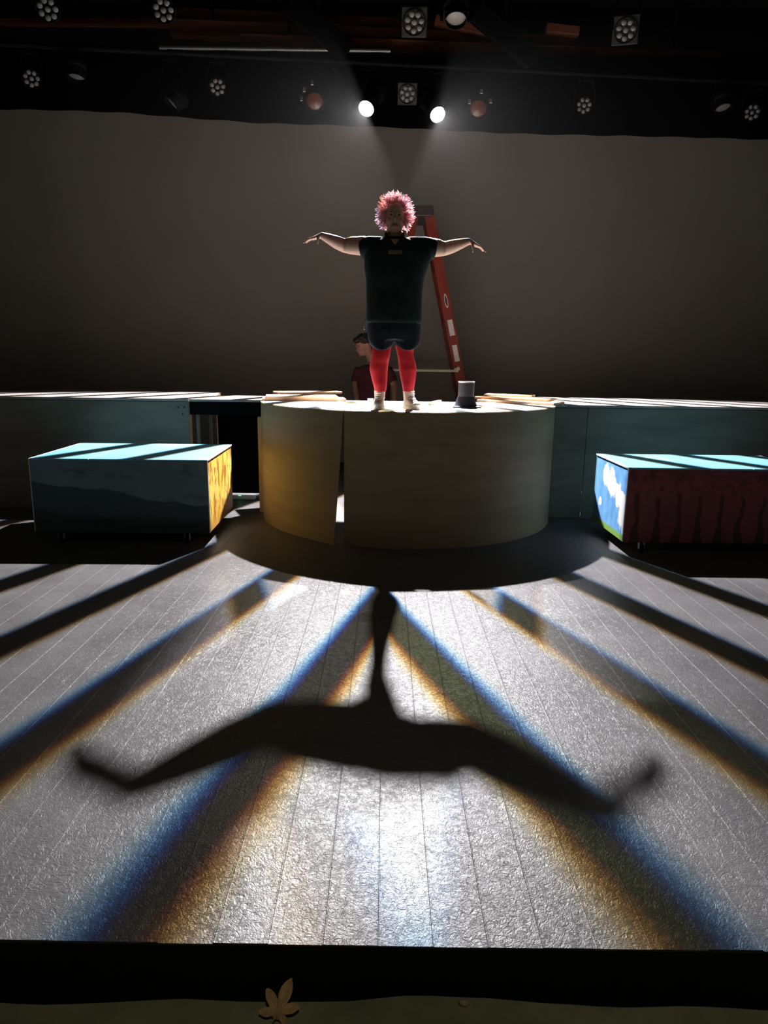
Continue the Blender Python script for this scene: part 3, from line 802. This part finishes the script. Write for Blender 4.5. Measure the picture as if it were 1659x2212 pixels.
# neck, torso
nb = P(853, 516)
b.tube([(fx, .012, zch+hh*.25), (fx, .02, zch-.02), (nb.x, .02, nb.z-.02)], [(.052, .056), (.054, .058), (.075, .065)], 20)
def torso_rings(grow=0.0, rows=None):
    out = []
    for py, xl_, xr_, ry in rows:
        A, B = P(xl_, py), P(xr_, py); out.append(((A.x+B.x)/2, .0, A.z, (B.x-A.x)/2+grow, ry+grow))
    return out
trows = [(730, 806, 896, .09), (712, 800, 902, .105), (690, 797, 905, .112), (650, 797, 906, .115), (610, 797, 908, .118), (575, 797, 911, .118), (548, 800, 912, .114), (530, 806, 905, .102), (519, 820, 890, .08)]
b.zloft(torso_rings(0, trows), 28, 2.4)
# arms
def arm(sgn, sh, el, wr, radii):
    pts = [sh, sh.lerp(el, .35), sh.lerp(el, .75), el, el.lerp(wr, .3), el.lerp(wr, .7), wr]
    b.tube(pts, radii, 18)
arL = dict(sh=P(806, 532), el=P(742, 530, .06), wr=P(694, 508.5, -.05))
arR = dict(sh=P(908, 533), el=P(962, 537, .06), wr=P(1014, 521, -.05))
rad = [.066, .072, .064, .052, .049, .036, .024]
b_arm_pts = {}
for k, d in (('L', arL), ('R', arR)):
    arm(0, d['sh'], d['el'], d['wr'], rad)
    b.ball(d['sh'].lerp(d['el'], .45)-Vector((0, 0, .018)), (.085, .055, .048))
# hands: palm, four fingers, thumb
def hand(wr, tip, thumb_tip):
    d = (tip-wr); L = d.length; dn = d.normalized(); sp = Vector((0, 1, 0)); up_ = dn.cross(sp).normalized()
    if up_.z < 0: up_ = -up_
    kn = wr+dn*(L*.50)
    b.tube([wr-dn*.012, wr+dn*.02, wr+dn*(L*.30), kn], [(.020, .020), (.026, .017), (.036, .015), (.038, .012)], 16, up=sp)
    for j, (o_, ln, cv) in enumerate(((-.029, .90, .25), (-.010, 1.0, .12), (.010, .96, .10), (.028, .76, .2))):
        a = kn+sp*o_-dn*.012; Lf = L*.50*ln+.012
        p1 = a+dn*(Lf*.42)+up_*.006; p2 = p1+(dn-up_*cv).normalized()*(Lf*.33); p3 = p2+(dn-up_*(cv*2.2)).normalized()*(Lf*.28)
        b.tube([a, p1, p2, p3], [.0092, .0088, .0078, .0058], 10); b.ball(p3, (.0062,)*3, u=10, v=6)
    a = wr+dn*.022-sp*.024
    p1 = a.lerp(thumb_tip, .5)-sp*.012; b.tube([a, p1, thumb_tip], [.0125, .0105, .0075], 10); b.ball(thumb_tip, (.0078,)*3, u=10, v=6)
hand(arL['wr'], P(655, 524, -.02), P(686, 526, -.08))
hand(arR['wr'], P(1050, 543, -.02), P(1022, 544, -.08))
# legs
LEG = {'L': [(745, 806, 846), (760, 803, 844), (772, 802, 842), (785, 799, 839), (797, 798, 838), (812, 801, 837), (830, 806, 836), (846, 810, 834), (862, 811, 833)],
       'R': [(745, 853, 896), (760, 857, 893), (772, 859, 894), (785, 861, 898), (797, 862, 900), (812, 864, 899), (830, 868, 896), (846, 871, 893), (862, 873, 893)]}
def leg_rings(rows, g=0.0):
    out = []
    for py, a_, c_ in rows:
        A, B = P(a_, py), P(c_, py); r = (B.x-A.x)/2; out.append(((A.x+B.x)/2, .012 if 780 < py < 820 else .0, A.z, r+g, r*1.12+g))
    return out
for k in 'LR': b.zloft(leg_rings(LEG[k], -.006), 20)
for k, px in (('L', 820), ('R', 884)):
    q = P(px, 868); s = 0 if k == 'L' else .05
    b.tube([(q.x, .03, .10), (q.x, .0, .055), (q.x+s*.6, -.075, .035)], [.035, .035, .022], 14)
remesh(b, 'body', M['skin'], t, .0052, 5)
# eyes and lips
for s in (-1, 1):
    c = MB(); c.ball((fx+s*.031, -.080, zch+hh*.545), (.012, .010, .007)); c.build('eye', M['eye'], t, smooth=180)
c = MB(); c.ball((fx, -.094, zch+hh*.208), (.023, .008, .009)); c.build('lips', M['lip'], t, smooth=180)
# --- shirt
b = MB()
srows = [(699, 792, 910, .122), (692, 790, 911, .130), (660, 791, 911, .132), (630, 791, 913, .134), (600, 790, 917, .136), (578, 787, 925, .136), (560, 786, 931, .134), (545, 789, 930, .130), (530, 799, 914, .118), (519, 816, 892, .097), (512, 830, 876, .075)]
b.zloft(torso_rings(0, srows), 32, 2.5)
for d, pe, ang in ((arL, P(779, 536, .02), 0), (arR, P(940, 539, .02), 0)):
    sh = d['sh']; c0 = Vector((sh.x*.55, 0, sh.z-.012))
    b.tube([c0, sh.lerp(pe, .35), pe], [(.075, .085), (.080, .080), (.074, .074)], 20, up=(0, 1, 0))
cut = MB()
v1, v2, v3 = P(833, 505), P(873, 505), P(853, 534)
poly = [(v1.x, v1.z), (v3.x-.004, v3.z), (v3.x+.004, v3.z), (v2.x, v2.z)]
vs0 = [cut.bm.verts.new((x, -.40, z)) for x, z in poly]; vs1 = [cut.bm.verts.new((x, -.052, z)) for x, z in poly]
cut.bm.faces.new(vs0); cut.bm.faces.new(vs1[::-1])
for k in range(4): cut.bm.faces.new((vs0[k], vs0[(k+1) % 4], vs1[(k+1) % 4], vs1[k]))
bmesh.ops.recalc_face_normals(cut.bm, faces=cut.bm.faces)
shirt = remesh(b, 'shirt', M['shirt'], t, .008, 6, cutter=cut)
for v in shirt.data.vertices:      # soft folds
    f = mnoise.noise((v.co.x*9, v.co.y*9, v.co.z*5)); n_ = Vector((v.co.x, v.co.y, 0)); 
    if n_.length > .03: v.co += n_.normalized()*(.006*f)
pa, pb = P(838, 546), P(868, 554)
c = MB(); c.bevel_box(((pa.x+pb.x)/2, -.131, (pa.z+pb.z)/2), (.105, .010, .030), .003); c.build('chest_print', M['print'], t)
# polo collar
for s, px in ((-1, 836), (1, 870)):
    q = P(px, 512); v = P(853, 534)
    c = MB(); c.tube([(fx+s*.045, .045, q.z+.012), (fx+s*.068, -.02, q.z+.010), (fx+s*.050, -.085, q.z-.030), (v.x+s*.010, -.118, v.z)], [(.008, .022), (.009, .024), (.008, .022), (.005, .010)], 10, up=(0, 1, 0)); c.build('collar', M['shirt'], t, smooth=180)
# --- shorts
b = MB()
shr = [(735, 795, 909, .116), (715, 793, 910, .122), (690, 793, 909, .118)]
b.zloft(torso_rings(0, shr), 28, 2.4)
for k, rows in (('L', [(757, 803, 846), (752, 797, 849), (735, 795, 851), (715, 795, 852)]), ('R', [(757, 856, 905), (752, 853, 908), (735, 851, 909), (715, 850, 909)])):
    rr = []
    for py, a_, c_ in rows:
        A, B = P(a_, py), P(c_, py); rr.append(((A.x+B.x)/2, 0, A.z, (B.x-A.x)/2, .108))
    b.zloft(rr, 24, 2.2)
shorts = remesh(b, 'shorts', M['denim'], t, .008, 5)
zh = P(850, 757).z
for v in shorts.data.vertices:          # hems dip in the middle of each leg and ride up at the sides and crotch
    k_ = max(0, 1-(v.co.z-zh)/.09)
    if k_ > 0:
        cx = P(824, 750).x if v.co.x < P(851, 750).x else P(880, 750).x
        u_ = min(1.2, abs(v.co.x-cx)/.098); v.co.z += k_*.052*u_**2.2; v.co.y *= 1+.05*k_
for k in 'LR':
    c = MB(); rows = leg_rings([r_ for r_ in LEG[k] if r_[0] < 855], .0); c.zloft(rows, 24)
    o = remesh(c, 'tights', M['tights'], t, .008, 4)
# belt clip strap at the hip
q = P(789, 700)
c = MB(); c.tube([(q.x, -.05, q.z+.04), (q.x-.008, -.055, q.z+.01), (q.x-.004, -.06, q.z-.03)], [.0035, .003, .003], 8); c.ball((q.x-.005, -.06, q.z-.036), (.007, .006, .009)); c.build('key_strap', M['steel'], t, smooth=180)
# --- shoes: canvas high-tops
def shoe(px, ang):
    q = P(px, 866); s = thing('shoe', None, None) if False else None
    R = Matrix.Translation((q.x, .0, 0)) @ Matrix.Rotation(ang, 4, 'Z')
    b = MB(); b.zloft([(0, -.035, .012, .040, .125), (0, -.035, .045, .041, .122), (0, -.022, .062, .040, .105), (0, .008, .080, .038, .070), (0, .022, .105, .040, .052), (0, .026, .135, .043, .050), (0, .027, .150, .041, .048)], 24, 2.3)
    bmesh.ops.transform(b.bm, matrix=R, verts=b.bm.verts); o = remesh(b, 'shoe', M['canvas'], t, .006, 3)
    b = MB(); b.zloft([(0, -.036, .0, .045, .132), (0, -.036, .022, .046, .133), (0, -.036, .028, .043, .129)], 28, 2.3); b.ball((0, -.140, .036), (.036, .034, .026))
    bmesh.ops.transform(b.bm, matrix=R, verts=b.bm.verts); b.build('sole', M['rubber'], o, smooth=50)
    b = MB()
    for k in range(5):
        z = .068+.017*k; y = -.088+.026*k if k < 3 else -.042+.006*(k-3)
        b.tube([(-.028, y+.012, z), (0, y-.010, z+.006), (.028, y+.012, z)], .0034, 6)
    bmesh.ops.transform(b.bm, matrix=R, verts=b.bm.verts); b.build('laces', M['white'], o, smooth=180)
shoe(819, -.06); shoe(885, .38)
# --- hair: a mass of loose curls standing off the skull
b = MB(); rnd = random.Random(11)
ctr = Vector((fx, .020, zch+hh*.60))
cnt = 0
while cnt < 900:
    v = Vector((rnd.gauss(0, 1), rnd.gauss(0, 1), rnd.gauss(0, 1))).normalized()
    if v.z < -.62: continue
    # leave the face free
    if v.y < -.25 and abs(v.x) < .70 and v.z < .55: continue
    if v.y < -.55 and v.z < .72: continue
    rx, ry, rz_ = .078, .098, .100
    p0 = ctr+Vector((v.x*rx, v.y*ry, v.z*rz_))*.95
    ln = rnd.uniform(.045, .092)*(1.0 if v.z > -.2 else .9)
    ax = (v+Vector((rnd.uniform(-.5, .5), rnd.uniform(-.5, .5), rnd.uniform(-.7, .2)))).normalized()
    s1 = ax.orthogonal().normalized(); s2 = ax.cross(s1); rr = rnd.uniform(.005, .011); ph = rnd.uniform(0, 6.3); tw = rnd.uniform(5, 9)*rnd.choice((-1, 1))
    pts = []
    for k in range(9):
        u = k/8; a = ph+tw*u; pts.append(p0+v*(ln*u*.55)+ax*(ln*u*.45)+(s1*math.cos(a)+s2*math.sin(a))*(rr*min(1, u*2.5)))
    b.tube(pts, [.0034-.0020*k/8 for k in range(9)], 4)
    cnt += 1
b.build('hair', M['hair'], t, smooth=180)

# ------------------------------------------------------------------ helper standing behind the round platform
Y2 = 8.35
q0 = at(806, 800, y=Y2)
t = thing('person', 'dark-haired person in maroon shirt looking down behind the round platform', 'person', (q0.x, Y2, 0))
def Q(px, py, dy=0.0): return at(px, py, y=Y2+dy)-Vector((q0.x, Y2, 0))
b = MB()
hd = Q(785, 745)
Rh = Matrix.Rotation(-1.05, 3, 'Z') @ Matrix.Rotation(.45, 3, 'X')     # turned to image left, chin down
def H(x, y, z): return hd + Rh @ Vector((x, y, z))
b.ball(H(0, .01, .02), (.074, .094, .085), Rh); b.ball(H(0, -.035, -.055), (.052, .060, .060), Rh)
b.tube([H(0, -.090, .0), H(0, -.112, -.035)], [.008, .014], 10); b.ball(H(0, -.085, -.085), (.022, .016, .018), Rh)
b.ball(H(0, -.092, -.058), (.022, .012, .008), Rh)
for s in (-1, 1):
    b.ball(H(s*.03, -.080, .015), (.022, .012, .008), Rh); b.ball(H(s*.075, .012, -.012), (.009, .018, .03), Rh)
nk = Q(806, 782)
b.tube([H(0, .02, -.04), (nk.x-.005, .02, nk.z)], [.05, .058], 14)
zs = Q(806, 800).z
b.zloft([(0, 0, .86, .17, .12), (0, 0, 1.0, .165, .12), (0, 0, zs-.22, .17, .12), (0, 0, zs-.06, .185, .11), (0, .01, zs+.03, .15, .09), (nk.x, .02, nk.z+.005, .06, .055)], 24, 2.3)
for s in (-1, 1): 
    b.zloft([(s*.09, .01, .05, .045, .05), (s*.09, .015, .28, .055, .06), (s*.09, .0, .48, .060, .064), (s*.092, 0, .75, .085, .09), (s*.088, 0, .92, .09, .10)], 18)
    b.tube([(s*.09, .04, .06), (s*.09, -.02, .04), (s*.10, -.13, .03)], [.04, .04, .028], 12)
armpts = {-1: [Q(775, 803), Q(768, 832, -.03), Q(771, 862, -.10)], 1: [Q(838, 802), Q(850, 832, -.02), Q(852, 862, -.08)]}
for s in (-1, 1):
    A, E_, W_ = armpts[s]; b.tube([A, A.lerp(E_, .5), E_, E_.lerp(W_, .5), W_], [.052, .05, .042, .036, .027], 14)
    dn = Vector((0, -.5, -.8)).normalized(); kn = W_+dn*.08
    b.tube([W_-dn*.01, W_+dn*.03, kn], [(.022, .022), (.034, .017), (.038, .013)], 12, up=(1, 0, 0))
    for j in range(4):
        a = kn+Vector((-.028+.019*j, 0, 0))-dn*.01; p1 = a+dn*.04; p2 = p1+Vector((0, .2, -.9)).normalized()*.045
        b.tube([a, p1, p2], [.009, .0085, .0065], 8)
    b.tube([W_+dn*.02-Vector((s*.03, 0, 0)), W_+dn*.05-Vector((s*.055, .01, 0)), W_+dn*.085-Vector((s*.058, .01, 0))], [.012, .01, .007], 8)
remesh(b, 'body', M['skin2'], t, .0065, 4)
b = MB()
b.zloft([(0, 0, .90, .205, .15), (0, 0, 1.05, .20, .148), (0, 0, zs-.22, .20, .145), (0, 0, zs-.05, .205, .135), (0, .01, zs+.035, .165, .105), (nk.x, .02, nk.z-.025, .085, .075)], 28, 2.4)
for s in (-1, 1):
    A, E_, W_ = armpts[s]; b.tube([Vector((A.x*.5, 0, A.z-.01)), A, A.lerp(E_, .78)], [(.07, .075), (.072, .072), (.070, .070)], 16, up=(0, 1, 0))
remesh(b, 'shirt', M['maroon'], t, .010, 5)
b = MB()
for s in (-1, 1): b.zloft([(s*.09, .01, .07, .065, .07), (s*.09, .0, .48, .078, .08), (s*.09, 0, .80, .105, .115), (s*.085, 0, .93, .11, .125)], 18)
b.zloft([(0, 0, .78, .18, .13), (0, 0, .94, .195, .14)], 20, 2.3)
remesh(b, 'trousers', M['denim'], t, .012, 3)
for s in (-1, 1):
    b = MB(); b.zloft([(s*.095, -.05, 0, .046, .135), (s*.095, -.05, .03, .047, .135), (s*.092, -.03, .06, .045, .11), (s*.09, .02, .09, .044, .062)], 20, 2.3); remesh(b, 'shoe', M['black_paint'], t, .010, 2)
b = MB(); rnd = random.Random(4)
b.ball(H(0, .028, .045), (.086, .098, .078), Rh); b.ball(H(0, -.05, .085), (.06, .055, .035), Rh)
for k in range(90):
    v = Vector((rnd.gauss(0, 1), rnd.gauss(0, 1), rnd.gauss(0, 1))).normalized()
    if v.z < -.15 or (v.y < -.5 and v.z < .5): continue
    p_ = H(v.x*.08, .025+v.y*.09, .045+v.z*.072); b.ball(p_, (.018, .018, .016), u=8, v=6)
remesh(b, 'hair', M['darkhair'], t, .007, 1)

# ------------------------------------------------------------------ bits on the house floor
p = at(607, 2168, z=HS)
b = MB()
pts = []
lobes = [(0, .075), (1.0, .060), (2.0, .050), (-1.0, .055), (-2.05, .042)]
n = 60
for k in range(n):
    a = 2*PI*k/n-PI; r_ = .017
    for la, lr in lobes:
        dA = abs((a-la+PI) % (2*PI)-PI); r_ = max(r_, lr*max(0, 1-dA/.62)**.6)
    pts.append((r_*math.cos(a), r_*math.sin(a)))
c0 = b.bm.verts.new((0, 0, .010)); c1 = b.bm.verts.new((0, 0, .0085))
top = [b.bm.verts.new((x, y, .003+.012*abs(math.sin(3*math.atan2(y, x)))*math.hypot(x, y)/.07)) for x, y in pts]
bot = [b.bm.verts.new((v.co.x, v.co.y, v.co.z-.0015)) for v in top]
for k in range(n):
    j = (k+1) % n; b.bm.faces.new((c0, top[k], top[j])); b.bm.faces.new((c1, bot[j], bot[k])); b.bm.faces.new((top[k], bot[k], bot[j], top[j]))
t = thing('dry_leaf', 'dry brown lobed leaf leaning against the black stage front on the house floor', 'leaf', (p.x, p.y-.04, HS), 1.2)
t.rotation_mode = 'QUATERNION'; t.rotation_quaternion = Quaternion((1, 0, 0), math.radians(42)) @ Quaternion((0, 0, 1), 1.2)
low = min((t.rotation_quaternion @ v.co).z for v in b.bm.verts); far = max((t.rotation_quaternion @ v.co).y for v in b.bm.verts)
t.location = (p.x, EDGE-.024-far, HS-low)
b.build('blade', M['leaf'], t)
b = MB(); b.tube([(-.01, 0, .009), (-.036, .006, .018), (-.056, -.004, .044)], [.002, .0018, .0015], 6); b.build('stalk', M['leaf'], t)
p = at(1000, 2149, z=HS); b = MB(); b.ball((0, 0, .008), (.016, .010, .009), u=10, v=6)
for v in b.bm.verts: v.co += Vector((mnoise.noise(v.co*90), mnoise.noise(v.co*80+Vector((3, 1, 2))), 0))*.003
o = b.build('crumb', M['crumb'], smooth=180); o.location = (p.x, p.y-.03, HS); tag(o, 'small pale crumb lying at the foot of the stage front', 'crumb')

# ------------------------------------------------------------------ thin haze box added to imitate the lens glow of the lit lamps
b = MB(); b.span((-2.6, 5.9, 2.75), (2.9, 8.62, 4.75))
hz = b.build('glow_haze', None); tag(hz, 'thin haze added to give a glow around the two lit lamps', 'haze', kind='stuff')
m = bpy.data.materials.new('glow_haze'); m.use_nodes = True; nt = NT(m.node_tree); nt.n.remove(nt.n['Principled BSDF'])
vsn = nt.node('ShaderNodeVolumeScatter'); vsn.inputs['Density'].default_value = .00045; vsn.inputs['Anisotropy'].default_value = .35
nt.l.new(vsn.outputs[0], [q for q in nt.n if q.type == 'OUTPUT_MATERIAL'][0].inputs['Volume']); hz.data.materials.append(m)
scene.cycles.volume_bounces = 0; scene.cycles.volume_step_rate = 4.0
